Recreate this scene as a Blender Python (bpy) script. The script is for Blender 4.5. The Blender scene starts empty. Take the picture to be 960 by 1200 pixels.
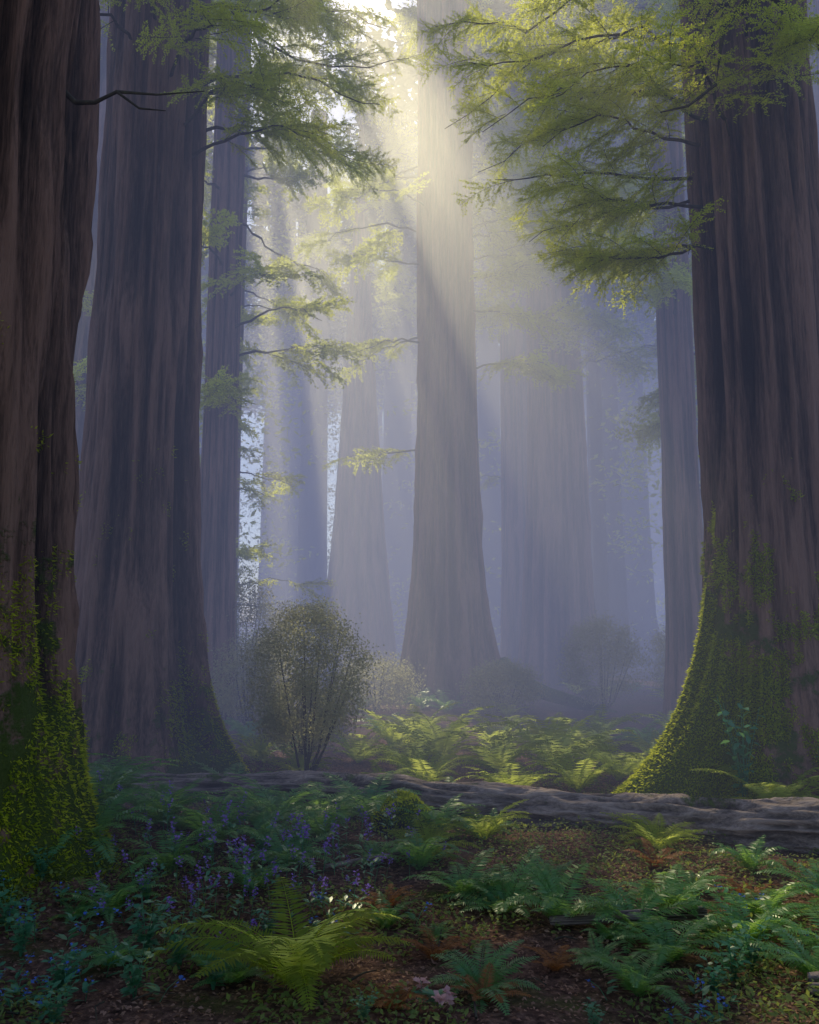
import bpy, math, random
import numpy as np
from mathutils import Vector, Matrix, Euler
random.seed(7); RNG=np.random.default_rng(7)
S=bpy.context.scene
COL=S.collection
# ---------------------------------------------------------------- helpers
_T=np.random.default_rng(99).random((256,256))
def vn(x,y,seed=0,px=None):
    x=np.asarray(x,float)+seed*17.3 if px is None else np.asarray(x,float); y=np.asarray(y,float)+seed*31.7
    xi=np.floor(x).astype(int); yi=np.floor(y).astype(int); fx=x-xi; fy=y-yi
    fx=fx*fx*(3-2*fx); fy=fy*fy*(3-2*fy)
    so=seed*37
    if px is None: a=(xi+so)%256; b=(xi+1+so)%256
    else: a=(xi%px+so)%256; b=((xi+1)%px+so)%256
    c=yi%256; d=(yi+1)%256
    return (_T[a,c]*(1-fx)+_T[b,c]*fx)*(1-fy)+(_T[a,d]*(1-fx)+_T[b,d]*fx)*fy
def gh(x,y):
    x=np.asarray(x,float); y=np.asarray(y,float)
    h=.22*(vn(x/3.1,y/3.1,1)-.5)+.10*(vn(x/1.1,y/1.1,2)-.5)+.05*(vn(x/.4,y/.4,3)-.5)
    h=h+.75*np.exp(-((x+5.2)**2+(y-9.6)**2)/5.)+.25*np.exp(-((x+4.9)**2+(y-15)**2)/6.)+.2*np.exp(-((x-5.7)**2+(y-13.4)**2)/5.)
    far=np.clip((np.hypot(x,y)-70)/100,0,1)
    return h+far*6*vn(x/50.,y/50.,4)
class Buf:
    def __init__(s): s.V=[];s.Q=[];s.n=0;s.A=[]
    def add(s,V,Q,a=0.):
        V=np.asarray(V,float).reshape(-1,3); Q=np.asarray(Q,int).reshape(-1,4)
        s.V.append(V); s.Q.append(Q+s.n); s.n+=len(V); s.A.append(np.full(len(V),a) if np.isscalar(a) else np.asarray(a,float))
    def merge(s,o):
        s.add(np.concatenate(o.V),np.concatenate(o.Q))
    def kites(s,P,D,N,L,W,bend=0.,mid=.42):
        P=np.asarray(P,float).reshape(-1,3); n=len(P)
        D=np.broadcast_to(np.asarray(D,float),(n,3)); D=D/np.linalg.norm(D,axis=1,keepdims=True)
        N=np.broadcast_to(np.asarray(N,float),(n,3)); Sd=np.cross(D,N); Sd/=np.linalg.norm(Sd,axis=1,keepdims=True)+1e-9
        U=np.cross(Sd,D)
        L=np.broadcast_to(L,(n,)).reshape(n,1); W=np.broadcast_to(W,(n,)).reshape(n,1)
        V=np.stack([P,P+D*L*mid+Sd*W/2+U*bend*L,P+D*L,P+D*L*mid-Sd*W/2+U*bend*L],1).reshape(-1,3)
        Q=np.arange(4*n).reshape(n,4); s.add(V,Q)
    def tube(s,P,R,seg=6,cap=False,a=0.):
        P=np.asarray(P,float); m=len(P); R=np.broadcast_to(R,(m,))
        T=np.gradient(P,axis=0); T/=np.linalg.norm(T,axis=1,keepdims=True)+1e-9
        up=np.array([0,0,1.]) if abs(T[0][2])<.9 else np.array([1.,0,0])
        A=np.cross(T,up); A/=np.linalg.norm(A,axis=1,keepdims=True)+1e-9; B=np.cross(T,A)
        th=np.linspace(0,2*math.pi,seg,endpoint=False)
        V=P[:,None,:]+R[:,None,None]*(A[:,None,:]*np.cos(th)[None,:,None]+B[:,None,:]*np.sin(th)[None,:,None])
        s.add(V.reshape(-1,3),grid_q(m,seg),a)
    def mesh(s,name,mat,smooth=False,attr=None):
        V=np.concatenate(s.V); Q=np.concatenate(s.Q)
        assert Q.max()<len(V) and np.isfinite(V).all(), name
        me=bpy.data.meshes.new(name); me.vertices.add(len(V)); me.vertices.foreach_set("co",V.astype(np.float32).ravel())
        me.loops.add(Q.size); me.loops.foreach_set("vertex_index",Q.astype(np.int32).ravel())
        me.polygons.add(len(Q)); me.polygons.foreach_set("loop_start",np.arange(0,Q.size,4,dtype=np.int32))
        if smooth: me.polygons.foreach_set("use_smooth",np.ones(len(Q),bool))
        me.update(calc_edges=True)
        if attr:
            at=me.attributes.new(attr,'FLOAT','POINT'); at.data.foreach_set("value",np.concatenate(s.A).astype(np.float32))
        for m in (mat if isinstance(mat,list) else [mat]): me.materials.append(m)
        return me
def grid_q(m,seg,wrap=True):
    i=np.arange(m-1)[:,None]; j=np.arange(seg if wrap else seg-1)[None,:]; k=(j+1)%seg
    return np.stack([i*seg+j+0*k,i*seg+k,(i+1)*seg+k,(i+1)*seg+j+0*k],-1).reshape(-1,4)
def obj(name,me,loc=(0,0,0),rot=(0,0,0),sc=1,parent=None):
    o=bpy.data.objects.new(name,me); COL.objects.link(o); o.location=loc; o.rotation_euler=rot
    o.scale=(sc,)*3 if np.isscalar(sc) else sc
    if parent: o.parent=parent
    return o
def rnd(a,b): return random.uniform(a,b)
# ---------------------------------------------------------------- materials
def newmat(name):
    m=bpy.data.materials.new(name); m.use_nodes=True; nt=m.node_tree; nt.nodes.clear()
    out=nt.nodes.new('ShaderNodeOutputMaterial'); return m,nt,out
def N(nt,t,**k):
    n=nt.nodes.new(t)
    for a,b in k.items():
        if a in n.inputs.keys(): n.inputs[a].default_value=b
        else: setattr(n,a,b)
    return n
def noise(nt,vec,scale,detail=4,rough=.55):
    n=N(nt,'ShaderNodeTexNoise'); n.inputs['Scale'].default_value=scale; n.inputs['Detail'].default_value=detail; n.inputs['Roughness'].default_value=rough
    if vec is not None: nt.links.new(vec,n.inputs['Vector'])
    return n.outputs['Fac']
def ramp(nt,fac,stops):
    r=nt.nodes.new('ShaderNodeValToRGB'); e=r.color_ramp.elements
    while len(e)<len(stops): e.new(.5)
    for i,(p,c) in enumerate(stops): e[i].position=p; e[i].color=(*c,1)
    nt.links.new(fac,r.inputs['Fac']); return r.outputs['Color']
def mapping(nt,scale):
    tc=nt.nodes.new('ShaderNodeTexCoord'); mp=nt.nodes.new('ShaderNodeMapping'); mp.inputs['Scale'].default_value=scale
    nt.links.new(tc.outputs['Object'],mp.inputs['Vector']); return mp.outputs['Vector']
def mixc(nt,f,a,b):
    m=nt.nodes.new('ShaderNodeMix'); m.data_type='RGBA'
    if isinstance(f,(int,float)): m.inputs[0].default_value=f
    else: nt.links.new(f,m.inputs[0])
    for s_,v in ((6,a),(7,b)):
        if isinstance(v,tuple): m.inputs[s_].default_value=(*v,1)
        else: nt.links.new(v,m.inputs[s_])
    return m.outputs[2]
def math_(nt,op,a,b=None,clamp=False):
    m=nt.nodes.new('ShaderNodeMath'); m.operation=op; m.use_clamp=clamp
    for i,v in enumerate((a,b)):
        if v is None: continue
        if isinstance(v,(int,float)): m.inputs[i].default_value=v
        else: nt.links.new(v,m.inputs[i])
    return m.outputs[0]
def leafmat(name,c1,c2,tr,fac=.45,rough=.55,spec=.25):
    m,nt,out=newmat(name)
    geo=nt.nodes.new('ShaderNodeNewGeometry'); oi=nt.nodes.new('ShaderNodeObjectInfo')
    f=math_(nt,'ADD',math_(nt,'MULTIPLY',geo.outputs['Random Per Island'],.6),math_(nt,'MULTIPLY',oi.outputs['Random'],.4))
    c=mixc(nt,f,c1,c2)
    p=N(nt,'ShaderNodeBsdfPrincipled'); p.inputs['Roughness'].default_value=rough; p.inputs['Specular IOR Level'].default_value=spec
    nt.links.new(c,p.inputs['Base Color'])
    t=nt.nodes.new('ShaderNodeBsdfTranslucent')
    nt.links.new(mixc(nt,f,tr,tuple(v*.7 for v in tr)),t.inputs['Color'])
    mx=nt.nodes.new('ShaderNodeMixShader'); mx.inputs[0].default_value=fac
    nt.links.new(p.outputs[0],mx.inputs[1]); nt.links.new(t.outputs[0],mx.inputs[2]); nt.links.new(mx.outputs[0],out.inputs[0])
    return m
M_NEEDLE=leafmat('redwood_needles',(.07,.12,.02),(.14,.18,.03),(.94,.97,.12),.78)
M_CANOPY=leafmat('canopy_leaves',(.03,.06,.02),(.06,.09,.025),(.10,.13,.03),.3)
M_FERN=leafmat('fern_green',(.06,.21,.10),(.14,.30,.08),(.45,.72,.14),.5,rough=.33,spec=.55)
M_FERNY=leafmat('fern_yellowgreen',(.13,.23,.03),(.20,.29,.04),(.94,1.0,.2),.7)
M_BUSH=leafmat('bush_leaves',(.12,.13,.07),(.22,.21,.11),(.8,.76,.42),.55)
M_BROAD=leafmat('broad_leaves',(.05,.22,.14),(.11,.31,.16),(.25,.5,.16),.4,rough=.3,spec=.6)
M_COVER=leafmat('ground_cover_leaves',(.07,.14,.045),(.18,.22,.05),(.5,.56,.12),.4)
M_MOSS=leafmat('moss_tufts',(.12,.19,.014),(.24,.31,.025),(.95,.98,.08),.6,rough=.9,spec=.05)
M_LITTER=leafmat('leaf_litter',(.13,.065,.05),(.54,.30,.21),(.5,.28,.18),.25,rough=.8)
M_RUST=leafmat('rust_leaves',(.20,.07,.03),(.36,.14,.04),(.5,.2,.06),.4)
M_PURPLE=leafmat('purple_petals',(.22,.10,.46),(.42,.22,.68),(.4,.22,.7),.35)
M_BLUE=leafmat('blue_petals',(.06,.15,.58),(.12,.24,.72),(.1,.2,.6),.3)
M_PINK=leafmat('pink_petals',(.6,.32,.33),(.7,.45,.42),(.6,.3,.3),.35)
def barkmat(name,dark,light,moss=(.06,.10,.014),moss2=(.14,.19,.024),dist=.06,ax='z'):
    m,nt,out=newmat(name)
    sc=(lambda a,b:(a,a,b)) if ax=='z' else (lambda a,b:(b,a,a))
    v=mapping(nt,sc(5,.35)); n1=noise(nt,v,1.6,6,.65); v2=mapping(nt,sc(16,1.0)); n2=noise(nt,v2,2.2,6,.7)
    s=math_(nt,'ADD',math_(nt,'MULTIPLY',n1,.45),math_(nt,'MULTIPLY',n2,.55))
    crk=nt.nodes.new('ShaderNodeAttribute'); crk.attribute_name='ridge'
    s2=math_(nt,'ADD',math_(nt,'MULTIPLY',s,.72),math_(nt,'MULTIPLY',crk.outputs['Fac'],.28))
    c=ramp(nt,s2,[(.39,dark),(.50,tuple((a+b)/3 for a,b in zip(dark,light))),(.63,light)])  # crack shade painted into the bark colour, as bump shading is weak
    vm=mapping(nt,(1,1,1)); nm=noise(nt,vm,2.2,6,.7); nf=noise(nt,vm,22,4,.7)
    am=nt.nodes.new('ShaderNodeAttribute'); am.attribute_name='moss'
    mf=math_(nt,'ADD',am.outputs['Fac'],math_(nt,'MULTIPLY',math_(nt,'SUBTRACT',nm,.5),3.0))
    mf=math_(nt,'MULTIPLY',math_(nt,'SUBTRACT',mf,.5),4,True)
    cm=mixc(nt,nf,moss,moss2)
    col=mixc(nt,mf,c,cm)
    p=N(nt,'ShaderNodeBsdfPrincipled'); p.inputs['Roughness'].default_value=.8; p.inputs['Specular IOR Level'].default_value=.3
    nt.links.new(col,p.inputs['Base Color'])
    b=nt.nodes.new('ShaderNodeBump'); b.inputs['Strength'].default_value=1; b.inputs['Distance'].default_value=dist
    hh=math_(nt,'ADD',s,math_(nt,'MULTIPLY',math_(nt,'MULTIPLY',nf,mf),.8))
    nt.links.new(hh,b.inputs['Height']); nt.links.new(b.outputs[0],p.inputs['Normal']); nt.links.new(p.outputs[0],out.inputs[0])
    return m
M_BARK=barkmat('redwood_bark',(.022,.012,.011),(.36,.20,.15),dist=.18)
M_LOG=barkmat('log_bark',(.03,.02,.018),(.46,.34,.30),dist=.08,ax='x')
M_LIMB,nt,out=newmat('limb_bark')
p=N(nt,'ShaderNodeBsdfPrincipled'); p.inputs['Roughness'].default_value=.9
nt.links.new(ramp(nt,noise(nt,mapping(nt,(1,1,1)),9),[(.35,(.02,.015,.012)),(.6,(.06,.05,.03)),(.75,(.07,.09,.02))]),p.inputs['Base Color']); nt.links.new(p.outputs[0],out.inputs[0])
def groundmat():
    m,nt,out=newmat('forest_floor'); v=mapping(nt,(1,1,1))
    n1=noise(nt,v,.9,6,.65); n2=noise(nt,v,14,6,.7); n3=noise(nt,v,60,3,.6)
    lit=ramp(nt,n2,[(.3,(.025,.014,.012)),(.5,(.13,.068,.053)),(.7,(.32,.18,.13))])
    ms=ramp(nt,n3,[(.3,(.03,.05,.012)),(.7,(.12,.15,.03))])
    f=math_(nt,'MULTIPLY',math_(nt,'SUBTRACT',n1,.54),6,True)
    p=N(nt,'ShaderNodeBsdfPrincipled'); p.inputs['Roughness'].default_value=.95; p.inputs['Specular IOR Level'].default_value=.1
    nt.links.new(mixc(nt,f,lit,ms),p.inputs['Base Color'])
    b=nt.nodes.new('ShaderNodeBump'); b.inputs['Strength'].default_value=1; b.inputs['Distance'].default_value=.05
    nt.links.new(math_(nt,'ADD',n2,math_(nt,'MULTIPLY',n3,.4)),b.inputs['Height']); nt.links.new(b.outputs[0],p.inputs['Normal']); nt.links.new(p.outputs[0],out.inputs[0]); return m
M_GROUND=groundmat()
# ---------------------------------------------------------------- ground
u=np.sinh(np.linspace(-5.2,5.2,301)); u=u/u[-1]*400
gx,gy=np.meshgrid(u,u+9,indexing='ij')
b=Buf(); b.add(np.stack([gx,gy,gh(gx,gy)],-1).reshape(-1,3),grid_q(301,301,False))
obj('ground',b.mesh('ground',M_GROUND,True))
# ---------------------------------------------------------------- sun direction and gaps in the canopy
EL=math.radians(48); AZ=math.radians(-13)
sv=np.array([math.sin(AZ)*math.cos(EL),math.cos(AZ)*math.cos(EL),math.sin(EL)])
# round gaps cut to light chosen spots: where the sun through each gap lands on the ground (x, y), the gap radii, and how far boughs keep clear of it
holes=[(4.7,6,.8,1.4,0),(4.2,2.6,.8,1.1,0),(5.8,2.2,.8,1.0,0),(6.8,4.5,.8,1.2,0),(1.7,13,.6,1.2,0),(6.7,9.7,.9,1.2,0),(4.6,8.2,.5,.9,0),(8.2,12,.8,1.3,0),(2.6,5,.5,.9,0),
 (-2.6,19,.7,1.6,0),(-3.6,23.3,.6,1.4,0),(-1.4,14,.5,.8,0),(4.0,10.7,1.1,1.7,.5),(5.3,12.4,.6,.9,.35),(-.75,6.3,1.0,.9,.7),(3.0,9.2,1.3,.8,.5),(-3.9,9.,.5,.6,.2),(.3,-.5,1.5,1.8,0),
 (-1.5,12.8,1.0,1.2,.9),(3.3,17,.4,1.1,0),(.5,33,1.2,4,0),(-2,46,1.6,4,0),(6,50,2,4,0),(-8,40,1.5,4,0),(12,46,1.5,4,0),
 (-.2,10,.6,1.0,0),(-1.2,7.3,.6,.8,0),(-2.6,10.5,.5,.8,0),(1.1,8,.5,.8,0),(.2,4.0,.8,1,0),(-2.2,2.5,.7,1,0),
 (-2.6,7.3,.4,.4,.35),(1.8,7.5,.55,.5,.4),(-3.1,9.2,.5,.45,.4),(2.8,6.7,.6,.5,.4),(.1,8.2,.4,.35,.35),(-1.6,9.3,.5,.45,.4),(3.7,7.7,.6,.5,.4),(-4.2,8.,.4,.5,.3)]
# long slots cut in the leaves for sun shafts, fanned from the camera: origin (x, y), direction slopes from-to, length from-to
CX,CY=.5,-2.2
shaft_slots=[(-.155,-.135,13,30),(-.078,-.028,13,38),(-.019,.032,11.5,42),(.038,.054,12,34),(.060,.104,12,40),(.114,.137,13,30),(.146,.158,14,22),(.195,.215,8,20),(.253,.277,6,18),(.320,.363,3.0,16),(.369,.428,2.8,17)]
def sunlit(P,cull_only=False,grow=0.):
    P=np.asarray(P,float).reshape(-1,3); G=P-sv[None,:]*(P[:,2:3]/sv[2]); k=np.zeros(len(P),bool)
    wob=1+.6*(vn(G[:,0]*2.4,G[:,1]*1.2,21)-.5)
    for (hx,hy,rx,ry,c) in holes:
        if cull_only and not c: continue
        g=c if cull_only else grow
        k|=((((G[:,0]-hx)/(rx+g))**2+((G[:,1]-hy)/(ry+g))**2)<wob)
    rx_=G[:,0]-CX; ry_=np.maximum(G[:,1]-CY,.5); sl=rx_/ry_+.006*(vn(G[:,0]*.8,G[:,1]*.4,23)-.5)
    for (a,b,r0,r1) in shaft_slots:
        g=grow/ry_; k|=(sl>a-g)&(sl<b+g)&(ry_>r0-grow)&(ry_<r1+grow)
    return k
def keep_shade(P,D,L):
    Dn=D/np.linalg.norm(D,axis=1,keepdims=True); k=np.zeros(len(P),bool)
    for f in (0,.33,.66,1): k|=sunlit(P+Dn*L[:,None]*f,grow=.05)
    return ~k
# ---------------------------------------------------------------- boughs
def bough(seed,L=2.0,leaf=.06,wid=.02,step=.034,gap=.12,density=1.):
    r=random.Random(seed); B=Buf()
    def ax(t): return np.array([L*t, .10*L*math.sin(2.2*t+seed), -.22*L*t*t])
    pts=np.array([ax(t) for t in np.linspace(0,1,8)]); B.tube(pts,np.linspace(.012,.004,8),4)
    P=[];D=[];NN=[];LL=[]
    k=int(32*density)
    for i in range(k):
        t=.08+.92*i/k
        if r.random()<gap: continue
        side=1 if i%2 else -1
        base=ax(t); tl=L*.36*(1-t)**.5*(.5+.9*min(1,t*3))*r.uniform(.4,1.25)+.09
        a=math.radians(r.uniform(30,85))*side
        d=np.array([math.cos(a),math.sin(a),r.uniform(-.5,.35)]); d/=np.linalg.norm(d)
        n=max(2,int(tl/step))
        B.tube(np.array([base,base+d*tl*.5+[0,0,-.01],base+d*tl+[0,0,-.16*tl]]),[.004,.003,.0015],3)
        for j in range(1,n+1):
            s=j/n; q=base+d*tl*s+np.array([0,0,-.16*tl*s*s])
            for sd in (1,-1):
                if r.random()<.12: continue
                aa=a+sd*math.radians(r.uniform(35,100))
                P.append(q+RNG.normal(0,.012,3));D.append([math.cos(aa),math.sin(aa),r.uniform(-.7,.5)]);NN.append([r.uniform(-.8,.8),r.uniform(-.8,.8),1]);LL.append(leaf*r.uniform(.6,1.4)*(1-.25*s))
    nt_=sum(len(q) for q in B.Q)
    B.kites(P,D,NN,np.array(LL),wid,.08)
    me=B.mesh('bough_%d'%seed,[M_NEEDLE,M_LIMB])
    mi=np.zeros(len(me.polygons),np.int32); mi[:nt_]=1; me.polygons.foreach_set('material_index',mi)
    return me
BN=[bough(i,leaf=.068,wid=.038,step=.032) for i in range(4)]
BF=[bough(10+i,leaf=.12,wid=.075,step=.055,gap=.15,density=.9) for i in range(3)]
def limb(tree,z,az,L,rise=.1,r0=.06,nb=9,sc=1.,far=False,start=0.,curve=0.,rt=1.0,droop=.25,thin=.86):
    """branch leaving the trunk at height z; az in degrees (0=+X, 90=away)"""
    a=math.radians(az); B=Buf(); m=12; P=[]; ph=rnd(0,6)
    for i in range(m):
        t=i/(m-1); aa=a+curve*t+.09*math.sin(7*t+ph)*t
        rad=rt*.8+L*t
        P.append([rad*math.cos(aa),rad*math.sin(aa),z+rise*L*t-droop*L*t*t+.05*L*math.sin(5*t+z)])
    P=np.array(P); P[1:]+=RNG.normal(0,.012*L,(m-1,3))
    W=np.array(tree.location); kids=[]; last=0
    for i in range(nb):
        t=max(start,.22)+(1-max(start,.22))*(i+rnd(0,.8))/nb; t=min(t,1)
        f=t*(m-1); k=min(int(f),m-2); q=P[k]+(P[k+1]-P[k])*(f-k)
        side=1 if i%2 else -1
        ya=a+curve*t+side*math.radians(rnd(10,95)*(1-t*.6)); s=sc*rnd(.5,1.15)*(1-.3*t)
        mid=q+W+np.array([math.cos(ya),math.sin(ya),-.1])*s
        if sunlit(mid,True,.35)[0] and random.random()<thin: continue
        kids.append((q,(rnd(-.8,.8),rnd(-.35,.5),ya),s)); last=k
    if len(kids)<nb*.3: return
    P=P[:min(m,last+3)]
    B.tube(P,np.linspace(r0,r0*.18,len(P)),6)
    obj('limb',B.mesh('limb',M_LIMB,True),parent=tree)
    for q,ro,s in kids: obj('bough',random.choice(BF if far else BN),q,ro,s,tree)
# ---------------------------------------------------------------- trunks
def trunk(name,x,y,rt,rb,hf,H=46,seg=200,rows=110,butt=(),seed=0,mossf=None,flute=1.,taper=.004,lean=(0,0),moss_tufts=0):
    tree=obj(name,None,(x,y,0)); tree.empty_display_size=.5
    zz=np.concatenate([np.linspace(-.6,hf*3,rows//2,endpoint=False),np.linspace(hf*3,H,rows-rows//2)])
    th=np.linspace(0,2*math.pi,seg,endpoint=False)
    TH,Z=np.meshgrid(th,zz)
    def radius(TH,Z,full=True):
        zc=np.maximum(Z,0)
        R=rt*(1-taper*Z)+(rb-rt)*np.exp(-zc/hf)
        for (a,w,Lb,hb) in butt:
            d=(TH-math.radians(a)+math.pi)%(2*math.pi)-math.pi
            R=R+Lb*np.exp(-(d/math.radians(w))**2)*np.exp(-(zc/hb)**.9)
        warp=.5*vn(TH/(2*math.pi)*6,Z/5,seed+5,px=6)+Z*.012
        def rid(n,zs,s_): 
            v=vn((TH/(2*math.pi)+warp*.03)*n,Z/zs,seed+s_,px=n); return 1-np.abs(2*v-1)
        big=vn(TH/(2*math.pi)*9,Z/6,seed+1,px=9)-.5
        fl=.5*rid(26,4.5,2)+.32*rid(54,2.6,3)+.18*rid(110,1.3,4)
        lob=np.zeros_like(R)
        for k,ph in ((5,1.3),(7,.4),(11,2.2)): lob=lob+np.sin(k*TH+ph*seed)/k
        R=R*(1+.07*big*flute)+lob*.28*rt*np.exp(-zc/(hf*.9))
        R=np.maximum(R+(fl-.6)*.32*flute*np.minimum(rt,1.3)*np.clip(1-taper*Z,0,1),.03)
        return R,fl
    R,fl=radius(TH,Z)
    X=R*np.cos(TH)+lean[0]*Z; Y=R*np.sin(TH)+lean[1]*Z
    B=Buf(); me_m=(mossf(TH,Z) if mossf else np.zeros_like(Z))
    B.add(np.stack([X,Y,Z],-1).reshape(-1,3),grid_q(rows,seg),me_m.ravel())
    me=B.mesh('trunk',M_BARK,True,'moss')
    at=me.attributes.new('ridge','FLOAT','POINT'); at.data.foreach_set('value',np.clip((fl.ravel()-.25)*1.6,0,1).astype(np.float32))
    obj('trunk',me,parent=tree)
    if moss_tufts:
        n=moss_tufts*6
        t=RNG.random(n)*2*math.pi; z=RNG.random(n)**1.5*6
        keep=RNG.random(n)<np.clip((mossf(t,z)+(vn(t*4,z*1.8,seed+9)-.5)*1.6+(vn(t*11,z*5,seed+12)-.5)*.9-.38)*3,0,1)
        t=t[keep][:moss_tufts]; z=z[keep][:moss_tufts]
        r,_=radius(t,z); P=np.stack([(r-.01)*np.cos(t)+lean[0]*z,(r-.01)*np.sin(t)+lean[1]*z,z],1)
        O=np.stack([np.cos(t),np.sin(t),-.35+0*t],1)+RNG.normal(0,.6,(len(t),3))
        MB=Buf(); MB.kites(P,O,RNG.normal(0,1,(len(t),3)),RNG.uniform(.02,.09,len(t)),.02)
        obj('moss',MB.mesh('moss',M_MOSS),parent=tree)
    return tree
def dang(t,a): return (t-math.radians(a)+math.pi)%(2*math.pi)-math.pi
# far-left near tree
t1=trunk('redwood_tree',-5.35,9.4,1.42,2.0,1.1,seg=340,rows=220,seed=1,flute=1.4,butt=((-50,16,.7,.9),(-15,14,.8,1.0),(-100,16,.5,.8)),
  mossf=lambda t,z: np.clip(1.05-z/4.6,-.3,1)*.95-.25*np.clip(z-4.2,0,1),moss_tufts=60000)
# left large tree
t2=trunk('redwood_tree',-4.87,15.3,.93,1.5,2.3,seg=300,rows=200,seed=2,butt=((-60,15,.6,1.6),(-15,14,.75,1.3),(-120,18,.4,1.2),(180,18,.5,1.2)),
  mossf=lambda t,z: np.clip(.6-z/3.4,-.3,1)+.35*np.exp(-(dang(t,-30)/.5)**2)*np.clip(1-z/4,0,1),moss_tufts=16000)
# right large tree with mossy buttress
def m8(t,z): return np.clip(1.3-z/3.2,-.4,1)*(.2+.95*np.exp(-(dang(t,-152)/.8)**2))+.5*np.exp(-(dang(t,-172)/.4)**2)*np.clip(1.5-z/5,0,1)-.25*np.clip(z-3.6,0,1)
t8=trunk('redwood_tree',5.76,13.4,.98,1.35,1.6,seg=340,rows=220,seed=3,butt=((-160,15,2.2,1.25),(-128,13,.85,.9),(-90,16,.5,.8),(165,14,.6,1.)),
  mossf=m8,moss_tufts=90000)
# centre tree
t5=trunk('redwood_tree',1.39,31,1.05,2.0,3.6,seg=200,rows=130,seed=4,butt=((-20,12,.9,1.2),(-150,16,.5,1.2)),taper=.002,mossf=lambda t,z: np.clip(.5-z/3,-.3,1))
t6=trunk('redwood_tree',7.36,42,1.25,2.1,8,seg=200,rows=110,seed=5,taper=.004)
t6b=trunk('redwood_tree',6.4,50,.9,1.2,6,seg=120,rows=70,seed=6)
t4=trunk('redwood_tree',-3.5,58,1.95,2.6,8,H=42,seg=160,rows=90,seed=7,taper=.0235)
t3=trunk('redwood_tree',-5.45,24,.47,.7,3,seg=120,rows=90,seed=8)
t3b=trunk('hemlock_tree',-6.2,29.5,.24,.34,2,seg=60,rows=60,seed=9,H=34,flute=.5)
t7=trunk('redwood_tree',7.75,24,.48,.7,3,seg=120,rows=80,seed=10)
tl=trunk('redwood_tree',-10.6,28,1.1,1.5,4,seg=120,rows=80,seed=11)
t9=trunk('redwood_tree',17.3,35,1.2,1.7,4,seg=120,rows=80,seed=12)
# distant trunks + crowns
DT=Buf(); r=random.Random(3)
spots=[(-22,48,1.2),(-16,60,1.5),(-11.5,52,.8),(-8,70,1.2),(4,62,.7),(13,56,1.1),(17,66,1.7),(22,50,1.2),(27,62,1.6),(10,78,1.5),(-13,84,1.8),(-28,70,1.6),(34,78,1.8),(1,95,1.6),(20,95,1.8),(-22,100,2),(9,104,2),(-34,90,2),(30,105,2),(-9.3,44,.4),(11.2,50,.4),(15,44,.5),(-12,100,1.6),(-5,108,1.8),(4.5,84,1.2),(-1.2,82,1.5),(6.9,72,1.0),(-10.2,80,1.3)]
for (x,y,R0) in spots:
    z=np.array([-1,0,1.5,4,10,25,48.]); DT.tube(np.stack([x+0*z,y+0*z,z],1),R0*np.array([1.6,1.5,1.25,1.1,1,.9,.6]),20)
nt0=sum(len(q) for q in DT.Q)
P=[]
for (x,y,R0) in spots:
    for k in range(52):
        zc=r.uniform(7,48); a=r.uniform(0,6.28); rr=R0+r.uniform(.5,4.5)
        c=np.array([x+rr*math.cos(a),y+rr*math.sin(a),zc-.25*rr]); n=34
        P.append(c+RNG.normal(0,1,(n,3))*[.9,.9,.35]); 
for k in range(330):
    c=np.array([r.uniform(-50,50),r.uniform(62,112),r.uniform(0,4.5)]); c[2]+=float(gh(c[0],c[1])); P.append(c+RNG.normal(0,1,(50,3))*[1.8,1.2,.9])
P=np.concatenate(P); D=RNG.normal(0,1,P.shape)*[1,1,.5]; LL=RNG.uniform(.25,.6,len(P)); k=keep_shade(P,D,LL); P=P[k];D=D[k];LL=LL[k]
DT.kites(P,D,RNG.normal(0,.6,P.shape)+[0,0,1],LL,.22)
me=DT.mesh('distant_trees',[M_NEEDLE,M_BARK]); mi=np.zeros(len(me.polygons),np.int32); mi[:nt0]=1; me.polygons.foreach_set('material_index',mi)
obj('distant_trees',me)
# ---------------------------------------------------------------- canopy leaves added to block the sun, with gaps cut for the shafts
n=230000
ncl=6500
cx=RNG.uniform(-56,48,ncl); cy=RNG.uniform(31,145,ncl); cz=RNG.uniform(39,45,ncl)
idx=RNG.integers(0,ncl,n)
P=np.stack([cx[idx],cy[idx],cz[idx]],1)+RNG.normal(0,1,(n,3))*[1.4,1.4,.6]
D=RNG.normal(0,1,P.shape)*[1,1,.35]; LL=RNG.uniform(.6,1.2,len(P)); k=keep_shade(P,D,LL); P=P[k];D=D[k];LL=LL[k]
CB=Buf(); CB.kites(P,D,RNG.normal(0,.45,P.shape)+[0,0,1],LL,RNG.uniform(.35,.6,len(P)))
obj('forest_canopy',CB.mesh('forest_canopy',M_CANOPY))
# ---------------------------------------------------------------- limbs and boughs
for i in range(20):
    z=14+i*1.0; limb(t5,z,rnd(0,360),rnd(2.8,5.),.15,.05,14,1.1,True)
for z,a in ((13,200),(14.2,-20),(16.5,190),(15.5,-40),(17.5,-10),(18.5,215),(9.2,180),(19.5,-30),(21,200),(22,-15),(16.8,0),(20.3,-5),(14.9,170),(17.8,185),(19.8,175),(15.8,195),(18.6,10),(21.4,-35),(12.2,-15),(13.4,165),(22.5,190),(23.5,170),(20.5,160)): limb(t5,z,a,rnd(2.6,4.2),.1,.04,16,1.0,True,thin=.55 if abs(a)<90 else .72)
for i in range(22): limb(t6,16+i*1.1,rnd(0,360),rnd(3,6),.15,.07,13,1.5,True)
limb(t6b,11.5,200,2.5,.1,.05,6,1.2,True)
for i in range(16): limb(t4,23+i*1.1,rnd(0,360),rnd(2.5,5),.15,.06,10,1.5,True,thin=.5,rt=.8)
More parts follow.
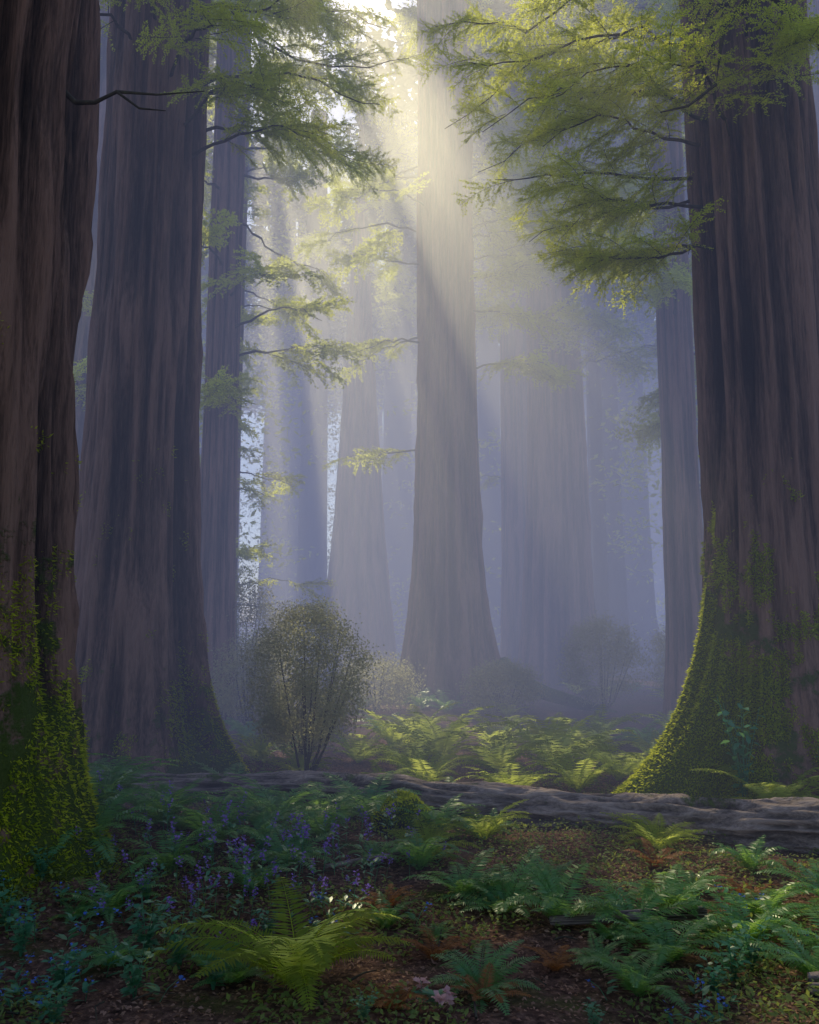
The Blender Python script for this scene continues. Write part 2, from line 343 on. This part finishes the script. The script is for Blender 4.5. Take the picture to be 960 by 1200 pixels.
for i in range(20): limb(t3,9+i*.8,rnd(-120,60),rnd(2,3.8),.12,.04,12,1.0,True,rt=.5,thin=.6)
for i in range(30): limb(t3b,3.5+i*.75,rnd(-110,70),rnd(1.2,2.8),.1,.03,9,.85,True,rt=.25,thin=.7)
for i in range(16): limb(t7,9+i*.9,rnd(0,360),rnd(2,4),.12,.04,12,1.0,True,rt=.5)
for i in range(10): limb(tl,10+i*1.4,rnd(0,360),rnd(2.5,4),.12,.06,9,1.3,True)
# left tree: dark boughs top left
for z,a,L in ((11.5,-20,2.6),(12.6,-60,2.8),(12.2,10,3.0),(13.8,-30,3.4),(13.2,-110,2.6),(14.5,-5,3.6),(15.5,-60,3),(14.8,-140,3),(13.0,25,3.2),(15.2,15,3.6),(12.9,-5,3.8),(14.1,8,4.0),(11.9,-40,2.6),(13.6,-80,2.6)): limb(t2,z,a,L,.15,.035,16,.72,thin=.6)
# right tree: boughs reaching over the clearing
for z,a,L,c in ((9.5,188,2.9,.2),(8.6,200,2.2,-.2),(10.2,176,3.6,.1),(11.0,205,3.4,.1),(12.2,190,4.2,0),(11.8,165,3.8,0),(10.8,225,2.4,.1),(12.8,215,3.2,0),(13.4,180,4.6,0),(12.0,250,2.2,0),(13.,280,2.4,0),(11.,262,1.8,0),(9.9,160,3.,0),(8.9,170,2.2,.2),(12.6,172,4.4,0),(11.4,184,3.8,0),(10.6,195,3.0,0),(13.8,200,4.0,0)):
    limb(t8,z,a,L,.12,.032,21,.62,curve=c,rt=.98,droop=.30,thin=.7)
# arching bare limbs on right tree
B=Buf()
B.tube(np.array([[-.9,-.3,12.6],[-.2,-1.5,12.7],[-.55,-1.9,12.0],[-1.2,-2.1,11.2],[-1.35,-2.1,10.3],[-1.2,-2.1,9.5]]),[.07,.065,.055,.045,.03,.012],8)
B.tube(np.array([[-.55,-1.9,12.0],[.1,-2.1,11.2],[.6,-2.1,10.9],[1.2,-2.2,11.0]]),[.045,.04,.03,.015],6)
B.tube(np.array([[-1.35,-2.1,10.3],[-1.8,-2.2,9.9],[-2.2,-2.2,9.8]]),[.025,.02,.008],6)
B.tube(np.array([[.1,-2.1,11.2],[.3,-2.1,10.4],[.8,-2.1,10.0]]),[.03,.022,.01],6)
obj('bare_limb',B.mesh('bare_limb',M_LIMB,True),parent=t8)
B=Buf(); B.tube(np.array([[1.1,0,9.0],[1.5,-.3,8.55],[1.75,-.38,8.5],[2.0,-.4,8.62],[2.4,-.2,8.72],[2.9,0,8.9]]),[.045,.03,.024,.02,.012,.005],7); B.tube(np.array([[2.0,-.4,8.62],[2.3,-.5,8.35],[2.6,-.5,8.32]]),[.018,.012,.005],6)
obj('bare_limb',B.mesh('bare_limb',M_LIMB,True),parent=t1)
# root of centre tree
B=Buf(); pp=np.array([[1.8,-.6,1.3],[2.4,-1.2,.8],[3.2,-2,.45],[4.2,-3,.2],[5,-4,.0]]); B.tube(pp,[.4,.3,.24,.18,.08],12,a=1.)
obj('root',B.mesh('root',M_LOG,True,'moss'),parent=t5)
# ---------------------------------------------------------------- ferns
def fern(seed,mat,nf=15,L=.85,pairs=30):
    r=random.Random(seed); B=Buf(); st=Buf()
    for f in range(nf):
        a=2*math.pi*f/nf*1.0+r.uniform(-.25,.25); el0=math.radians(r.uniform(48,82)); l=L*r.uniform(.7,1.1)
        el1=math.radians(r.uniform(-45,5)); m=pairs; p=np.zeros(3); tw=r.uniform(-.25,.25)
        pts=[p.copy()];dirs=[]
        for i in range(m):
            t=i/m; e=el0+(el1-el0)*t**1.1; aa=a+tw*t
            d=np.array([math.cos(e)*math.cos(aa),math.cos(e)*math.sin(aa),math.sin(e)]); p=p+d*l/m; pts.append(p.copy()); dirs.append(d)
        pts=np.array(pts); B.tube(pts[::3],np.linspace(.006,.0015,len(pts[::3])),3)
        P=[];D=[];NN=[];LL=[];WW=[]
        for i in range(4,m):
            t=i/m; d=dirs[i]; side=np.cross(d,[0,0,1.]); side/=np.linalg.norm(side)+1e-9; nrm=np.cross(side,d)
            ll=.17*l*math.sin(math.pi*min(1,(t*.93+.05))**.75)**.8+.008
            for s_ in (1,-1):
                dd=side*s_+d*.42-nrm*r.uniform(.0,.35)
                P.append(pts[i]);D.append(dd);NN.append(nrm+RNG.normal(0,.15,3));LL.append(ll*r.uniform(.88,1.08));WW.append(l/m*r.uniform(.85,1.0))
        B.kites(P,D,NN,np.array(LL),np.array(WW),.03,mid=.3)
    return B.mesh('sword_fern_%d'%seed,mat)
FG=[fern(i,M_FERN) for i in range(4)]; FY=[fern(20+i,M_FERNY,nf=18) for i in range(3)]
FBIG=fern(40,M_FERNY,nf=17,L=1.05,pairs=44)
def putf(me,x,y,s,tilt=.12,name='sword_fern'):
    return obj(name,me,(x,y,float(gh(x,y))-.03),(rnd(-tilt,tilt),rnd(-tilt,tilt),rnd(0,6.28)),(s,s,s*rnd(.85,1.15)))
putf(FBIG,-.78,6.5,1.15)
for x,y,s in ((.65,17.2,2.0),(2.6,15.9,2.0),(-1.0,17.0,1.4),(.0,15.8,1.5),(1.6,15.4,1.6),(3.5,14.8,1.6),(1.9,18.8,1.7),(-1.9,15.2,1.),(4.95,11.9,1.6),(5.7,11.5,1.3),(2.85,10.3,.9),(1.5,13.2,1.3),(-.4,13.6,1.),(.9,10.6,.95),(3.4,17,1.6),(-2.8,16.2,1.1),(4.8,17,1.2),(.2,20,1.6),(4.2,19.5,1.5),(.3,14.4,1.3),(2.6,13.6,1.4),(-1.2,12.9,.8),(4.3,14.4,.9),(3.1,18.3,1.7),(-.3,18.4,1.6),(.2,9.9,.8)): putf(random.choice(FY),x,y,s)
for x,y,s in ((-3.3,9.1,1.0),(-2.9,10.4,1.1),(-1.7,11.2,1.1),(-1.0,10.5,1.0),(-.5,11.8,1.05),(.35,11.0,.9),(-2.1,12.2,.9),(-3.9,11.3,1.),(-4.6,12.3,1.0),(-2.7,13.6,.9),(.9,8.3,.8),(1.3,7.9,.75),(.5,8.6,.7),(1.9,7.7,.85),(2.4,8.2,.8),(2.0,7.0,.8),(1.6,6.4,.6),(2.8,7.5,.75),(3.3,6.9,.8),(3.9,8.3,.8),(-3.9,7.6,.7),(-2.6,7.9,.6),(.5,6.4,.6),(-1.5,8.6,.6),(3.6,9.4,.55),(-5.2,7.8,.6),(.1,9.4,.7),(-3.6,10.3,1.2),(-2.2,9.9,.9),(-4.4,10.4,1.1),(-1.2,11.9,.9),(.6,12.6,.8),(3.2,8.1,.7),(2.9,6.5,.6),(-2.4,9.0,.8),(-1.3,9.5,.8)): putf(random.choice(FG),x,y,s*1.15)
for i in range(46):
    x=rnd(-14,16); y=rnd(17,40)
    if math.hypot(x-1.4,y-31)<3: continue
    putf(random.choice(FG+FY),x,y,rnd(1,1.6))
for i in range(34):
    x=rnd(-6,6); y=rnd(5.5,12)
    putf(random.choice(FG),x,y,rnd(.3,.65))
for i in range(14): putf(FBIG,rnd(-6,7),rnd(-6,3),rnd(.6,.9))
# rust bracken
FR=fern(60,M_RUST,nf=8,L=.6)
for x,y in ((.2,7.2),(.5,6.2),(1.1,6.9),(-.1,6.1),(4.4,8.8),(3.2,8.6),(2.6,9.5),(4.2,9.6),(-.2,8.2)): putf(FR,x,y,rnd(.5,.8),name='dry_fern')
# ---------------------------------------------------------------- broadleaf plants
def ovate(B,p,d,nrm,L,W):
    d=d/np.linalg.norm(d); s=np.cross(d,nrm); s/=np.linalg.norm(s)+1e-9; u=np.cross(s,d)
    b0=p; t=p+d*L-u*L*.12; m=p+d*L*.45-u*L*.04
    l1=p+d*L*.2+s*W*.38; l2=p+d*L*.58+s*W*.46; r1=p+d*L*.2-s*W*.38; r2=p+d*L*.58-s*W*.46
    B.add([b0,m,t,l1,l2,r2,r1],[[0,3,4,1],[1,4,2,5],[0,1,5,6]])
def broad(seed,mat=M_BROAD,ns=9,H=.45,lf=.10):
    r=random.Random(seed); B=Buf()
    for i in range(ns):
        a=r.uniform(0,6.28); h=H*r.uniform(.6,1.1); sp=r.uniform(.15,.5)*h
        P=np.array([[0,0,0],[sp*.3*math.cos(a),sp*.3*math.sin(a),h*.5],[sp*math.cos(a),sp*math.sin(a),h]]); B.tube(P,[.005,.004,.002],4)
        k=9
        for j in range(k):
            t=.25+.75*j/k; q=P[0]*(1-t)**2+2*P[1]*t*(1-t)+P[2]*t*t; aa=a+j*2.4
            ovate(B,q,np.array([math.cos(aa),math.sin(aa),r.uniform(-.1,.5)]),np.array([r.uniform(-.3,.3),r.uniform(-.3,.3),1]),lf*r.uniform(.6,1.15),lf*.55)
    return B.mesh('broadleaf_plant_%d'%seed,mat)
BL=[broad(i) for i in range(3)]
for x,y,s in ((-1.75,6.9,.9),(-2.1,7.2,1.),(-1.4,6.5,.7),(-1.9,6.3,.8),(-2.5,6.5,.7),(2.35,6.6,.8),(2.6,6.9,.85),(2.1,6.3,.6),(3.0,6.4,.7),(-3.0,7.0,.8),(-1.2,7.6,.6),(-2.4,8.2,.7),(-3.4,8.3,.7),(-.3,5.9,.4),(1.2,5.9,.4),(-1.6,9.6,.7),(3.9,7.4,.6),(-2.9,6.2,.7),(-2.3,5.9,.6),(-3.3,7.4,.8)):
    obj('broadleaf_plant',random.choice(BL),(x,y,float(gh(x,y))-.02),(0,0,rnd(0,6)),s)
# sapling shoots against the right tree
for x,y,s in ((4.55,12.0,2.0),(5.6,11.6,1.3)):
    obj('broadleaf_plant',BL[1],(x,y,float(gh(x,y))-.02),(0,0,rnd(0,6)),(s*.7,s*.7,s*1.6))
# ---------------------------------------------------------------- flowers
def flowers(seed,mat,ns=12,H=.4,pet=.035,per=22,spread=.3):
    r=random.Random(seed); B=Buf(); st=Buf(); P=[];D=[]
    for i in range(ns):
        x,y=r.gauss(0,spread),r.gauss(0,spread); h=H*r.uniform(.5,1.2); tx,ty=r.uniform(-.12,.12),r.uniform(-.12,.12)
        st.tube(np.array([[x,y,0],[x+tx*.4,y+ty*.4,h*.6],[x+tx,y+ty,h]]),[.004,.003,.002],3)
        for j in range(6):
            a=r.uniform(0,6.28); z=r.uniform(.1,.8)*h; ovate(st,np.array([x,y,z]),np.array([math.cos(a),math.sin(a),.4]),np.array([0,0,1.]),.10,.04)
        for j in range(per):
            a=j*2.4; t=1-.3*(j/per); q=np.array([x+tx*t,y+ty*t,h*t])+RNG.normal(0,.012,3); P.append(q); D.append([math.cos(a),math.sin(a),r.uniform(-.4,.8)])
    B.kites(P,D,RNG.normal(0,.4,(len(P),3))+[0,0,1],RNG.uniform(.6,1.2,len(P))*pet,pet*.7,.1,.6)
    npet=len(P)
    B.merge(st)
    me=B.mesh('flowers_%d'%seed,[mat,M_BROAD]); mi=np.ones(len(me.polygons),np.int32); mi[:npet]=0; me.polygons.foreach_set('material_index',mi); return me
FP=[flowers(1,M_PURPLE,ns=10,H=.42,per=17,pet=.038,spread=.42),flowers(2,M_PURPLE,ns=8,H=.42,pet=.038,per=16,spread=.48)]; FBL=flowers(3,M_BLUE,ns=8,H=.22,pet=.034,per=6,spread=.32); FPK=flowers(4,M_PINK,ns=4,H=.12,pet=.06,per=18,spread=.04)
for x,y,s in ((-2.2,9.3,1.),(-1.8,8.7,1.),(-1.2,8.9,1.),(-.8,8.3,.9),(-1.6,9.8,1.),(-2.1,10.4,1.),(-.9,9.8,1.),(-2.7,8.9,.9),(-1.9,7.9,.8),(-1.3,7.9,.8),(-3.6,9.7,.9),(-.2,9.,.7),(-3.0,9.9,.9),(-.5,10.6,.8),(-2.3,8.2,.8)):
    obj('purple_wildflower',random.choice(FP),(x,y,float(gh(x,y))),(0,0,rnd(0,6)),s)
for x,y in ((-2.9,6.7),(-2.7,7.4),(-3.2,7.7),(-2.4,6.3),(3.3,7.1),(2.9,8.3),(-.6,7.7),(-3.5,6.9),(1.9,6.1),(-3.9,8.0),(-2.6,6.1)):
    obj('blue_wildflower',FBL,(x,y,float(gh(x,y))),(0,0,rnd(0,6)),rnd(.8,1.2))
obj('pink_flower',FPK,(.18,6.0,float(gh(.18,6.0))+.06),(0,0,1),1.)
# ---------------------------------------------------------------- ground cover, litter, twigs
def scatter(n,x0,x1,y0,y1,thr=None,seed=30,sc=1.2):
    x=RNG.uniform(x0,x1,n*3); y=y0+(y1-y0)*RNG.random(n*3)**1.3
    if thr is not None:
        k=(vn(x*sc,y*sc,seed)+.5*(vn(x*3,y*3,seed+1)-.5))>thr; x=x[k];y=y[k]
    return x[:n],y[:n]
B=Buf(); x,y=scatter(60000,-9,9,4.6,16,.48)
P=np.stack([x,y,gh(x,y)+RNG.uniform(0,.14,len(x))],1)
B.kites(P,RNG.normal(0,1,P.shape)*[1,1,.4]+[0,0,.25],RNG.normal(0,.35,P.shape)+[0,0,1],RNG.uniform(.025,.07,len(P)),RNG.uniform(.018,.035,len(P)),.08,.5)
obj('ground_cover',B.mesh('ground_cover',M_COVER))
B=Buf(); x,y=scatter(60000,-9,9,4.6,18)
P=np.stack([x,y,gh(x,y)+RNG.uniform(0,.03,len(x))],1)
B.kites(P,RNG.normal(0,1,P.shape)*[1,1,.25],RNG.normal(0,.4,P.shape)+[0,0,1],RNG.uniform(.02,.06,len(P)),RNG.uniform(.012,.03,len(P)),.15,.5)
obj('leaf_litter',B.mesh('leaf_litter',M_LITTER))
B=Buf()
for i in range(420):
    x=rnd(-8,8);y=rnd(5,15);a=rnd(0,6.28);l=rnd(.1,.6);d=np.array([math.cos(a),math.sin(a),0])*l/2
    p0=np.array([x,y,0]);pts=np.array([p0-d,p0+[0,0,0]+RNG.normal(0,.02,3),p0+d]);pts[:,2]=gh(pts[:,0],pts[:,1])+rnd(.01,.06)+np.array([0,rnd(0,.04),0])
    B.tube(pts,np.array([1,.8,.4])*rnd(.004,.012),5)
obj('fallen_twigs',B.mesh('fallen_twigs',M_LIMB,True))
# ---------------------------------------------------------------- logs
def log(name,pts,r0,r1,seed,mossv=.25):
    pts=np.array(pts,float); m=260; seg=96; t=np.linspace(0,len(pts)-1,m); P=np.stack([np.interp(t,np.arange(len(pts)),pts[:,k]) for k in range(3)],1)
    ker=np.ones(21)/21; 
    for k in range(3): P[10:-10,k]=np.convolve(P[:,k],ker,'valid')
    rm=(r0+r1)/2
    P[:,2]+=.25*rm*np.sin(t*2+seed); P[:,1]+=.3*rm*np.sin(t*3.1+seed); R=np.linspace(r0,r1,m)
    T=np.gradient(P,axis=0);T/=np.linalg.norm(T,axis=1,keepdims=True);A=np.cross(T,[0,0,1.]);A/=np.linalg.norm(A,axis=1,keepdims=True);U=np.cross(A,T)
    Ln=np.linalg.norm(pts[-1]-pts[0])
    th=np.linspace(0,2*math.pi,seg,endpoint=False);TH,TT=np.meshgrid(th,np.linspace(0,1,m)*Ln)
    rid=1-np.abs(2*vn(TH/(2*math.pi)*18+TT*.15,TT/.9,seed,px=18)-1); rid2=1-np.abs(2*vn(TH/(2*math.pi)*40,TT/.35,seed+1,px=40)-1)
    RR=R[:,None]*(1+.36*(rid-.5)+.2*(rid2-.5)+.3*(vn(TT/.8,TH,seed+2)-.5))
    e=np.minimum(np.arange(m),np.arange(m)[::-1]); jag=vn(TH*3,TT*0+seed,seed+3)*4+1
    RR=RR*np.clip(e[:,None]/jag,.02,1)**.5
    V=P[:,None,:]+RR[...,None]*(A[:,None,:]*np.cos(TH)[...,None]+U[:,None,:]*np.sin(TH)[...,None])
    B=Buf();B.add(V.reshape(-1,3),grid_q(m,seg),(mossv*np.sin(TH)+.05).ravel())
    me=B.mesh(name,M_LOG,True,'moss');at=me.attributes.new('ridge','FLOAT','POINT');at.data.foreach_set('value',(.6*rid+.4*rid2).ravel().astype(np.float32))
    return obj(name,me)
log('fallen_log',[(-4.4,13.4,.26),(-1.5,12.7,.22),(.6,12.1,.22),(3.,11.1,.23),(4.9,10.3,.24),(7.4,9.2,.27)],.17,.29,5,.3)
log('fallen_log',[(2.75,6.25,.02),(3.3,6.1,.06),(4.4,5.9,.10)],.10,.16,8,.2)
log('fallen_branch',[(1.2,7.75,.06),(1.9,7.7,.09),(2.6,7.9,.06)],.03,.045,11,.3)
log('fallen_branch',[(-.9,9.4,.06),(-.2,9.6,.12),(.3,9.8,.18)],.018,.028,12,.2)
# mossy boulder
def blob(name,x,y,rx,ry,rz,seed):
    m,seg=40,60; th=np.linspace(0,2*math.pi,seg,endpoint=False); ph=np.linspace(-1.5,1.56,m); TH,PH=np.meshgrid(th,ph)
    R=1+.35*(vn(TH/(2*math.pi)*6,PH*2,seed,px=6)-.5)+.12*(vn(TH/(2*math.pi)*20,PH*6,seed+1,px=20)-.5)
    B=Buf();V=np.stack([R*rx*np.cos(PH)*np.cos(TH),R*ry*np.cos(PH)*np.sin(TH),R*rz*np.sin(PH)],-1).reshape(-1,3);B.add(V,grid_q(m,seg),np.clip(V[:,2]/rz+.3,0,1))
    o=obj(name,B.mesh(name,M_LOG,True,'moss'),(x,y,float(gh(x,y))))
    n=3500; k=RNG.integers(0,len(V),n*2); k=k[V[k,2]>-.1*rz][:n]; Pm=V[k]*.99; MB=Buf(); MB.kites(Pm,Pm/[rx,ry,rz]+RNG.normal(0,.6,Pm.shape),RNG.normal(0,1,Pm.shape),RNG.uniform(.02,.06,len(Pm)),.018)
    obj('moss',MB.mesh('moss',M_MOSS),parent=o)
blob('mossy_boulder',-.05,11.2,.38,.35,.42,3); blob('mossy_boulder',-4.4,8.7,.9,.6,.5,6); blob('mossy_boulder',.3,17.8,.5,.4,.35,9)
# ---------------------------------------------------------------- bushes
def bush(name,x,y,W,H,seed,stem=.3,nl=15000,leaf=.045,flat=1.):
    r=random.Random(seed); g=np.random.default_rng(seed); root=obj(name,None,(x,y,float(gh(x,y))))
    B=Buf(); C=[]
    for i in range(9):
        a=r.uniform(0,6.28); sp=r.uniform(.1,.75)*W/2; top=H*r.uniform(.6,.9)
        P=np.array([[r.uniform(-.08,.08),r.uniform(-.08,.08),-.05],[sp*.35*math.cos(a),sp*.35*math.sin(a),H*max(stem,.12)],[sp*.8*math.cos(a),sp*.8*math.sin(a),top*.75],[sp*math.cos(a),sp*math.sin(a),top]]); B.tube(P,[.028,.02,.012,.005],6)
    obj('stems',B.mesh('stems',M_LIMB,True),parent=root)
    nc=150
    a=g.uniform(0,6.28,nc); cz=g.uniform(-.85,1,nc); rr=np.sqrt(1-cz**2)*g.uniform(.3,1,nc)**.5
    C=np.stack([rr*np.cos(a)*W/2*.88,rr*np.sin(a)*W/2*.88,H*(stem+(1-stem)/2)+cz*H*(1-stem)/2*.9],1)
    k=g.integers(0,nc,nl); P=C[k]+g.normal(0,1,(nl,3))*W*.055
    LB=Buf(); LB.kites(P,g.normal(0,1,P.shape),g.normal(0,1,P.shape),g.uniform(.6,1.2,nl)*leaf,leaf*.6,.05,.5)
    obj('leaves',LB.mesh('leaves',M_BUSH),parent=root)
bush('rounded_shrub',-1.72,14.8,2.4,2.95,1,stem=.18,nl=28000)
bush('rounded_shrub',-1.95,15.8,1.5,1.6,5,stem=.15,nl=8000)
bush('rounded_shrub',-4.9,25,3.2,4.0,2,stem=.1,nl=14000,leaf=.07)
bush('rounded_shrub',-4.0,22,2.4,2.4,6,stem=.1,nl=11000,leaf=.06)
bush('rounded_shrub',6.0,27,2.9,2.9,3,stem=.05,nl=13000,leaf=.07)
bush('rounded_shrub',2.8,26,2.6,1.4,4,stem=.0,nl=9000,leaf=.07)
bush('rounded_shrub',-1,27,3,1.5,7,stem=.0,nl=9000,leaf=.07)
bush('rounded_shrub',9.5,30,3,2.6,8,stem=.0,nl=9000,leaf=.07)
# ---------------------------------------------------------------- mist
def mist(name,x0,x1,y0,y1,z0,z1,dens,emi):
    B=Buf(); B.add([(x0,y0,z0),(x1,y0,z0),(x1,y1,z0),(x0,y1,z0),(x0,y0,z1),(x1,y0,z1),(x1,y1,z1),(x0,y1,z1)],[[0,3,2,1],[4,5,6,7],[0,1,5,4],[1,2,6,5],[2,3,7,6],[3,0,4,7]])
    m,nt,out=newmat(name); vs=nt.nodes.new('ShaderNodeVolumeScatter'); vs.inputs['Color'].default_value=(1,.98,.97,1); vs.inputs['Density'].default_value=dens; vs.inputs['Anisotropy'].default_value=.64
    em=nt.nodes.new('ShaderNodeEmission'); em.inputs['Color'].default_value=(.49,.56,1,1); em.inputs['Strength'].default_value=emi  # blue glow added inside the mist as ambient fill for scattered skylight
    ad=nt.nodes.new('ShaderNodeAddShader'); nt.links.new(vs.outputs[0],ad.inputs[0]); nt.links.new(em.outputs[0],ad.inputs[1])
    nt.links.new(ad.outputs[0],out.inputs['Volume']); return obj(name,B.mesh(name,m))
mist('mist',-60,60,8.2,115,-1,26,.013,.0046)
mist('beam_boost_mist',-4,6.4,12,28.5,-.9,19,.019,.0018)  # extra denser volume added only to brighten the sun shafts
# ---------------------------------------------------------------- light
w=bpy.data.worlds.new("World"); S.world=w; w.use_nodes=True; nt=w.node_tree; bg=nt.nodes['Background']
sky=nt.nodes.new('ShaderNodeTexSky'); sky.sky_type='NISHITA'; sky.sun_disc=False; sky.sun_elevation=EL; sky.sun_rotation=AZ
nt.links.new(sky.outputs[0],bg.inputs[0]); bg.inputs[1].default_value=.15
L=bpy.data.lights.new('sun','SUN'); L.energy=5; L.angle=math.radians(.5); L.color=(1,.88,.52)
so=obj('sun',L,(-10,60,60)); so.rotation_mode='QUATERNION'; so.rotation_quaternion=Vector(sv).to_track_quat('Z','Y')
# ---------------------------------------------------------------- camera
cam=bpy.data.cameras.new('camera'); cam.sensor_fit='VERTICAL'; cam.sensor_height=36; cam.lens=30; cam.clip_end=1500; cam.clip_start=.05
co=obj('camera',cam,(0,0,2.5),(math.radians(98),0,0)); S.camera=co
S.view_settings.view_transform='Standard'; S.view_settings.look='None'; S.view_settings.exposure=0
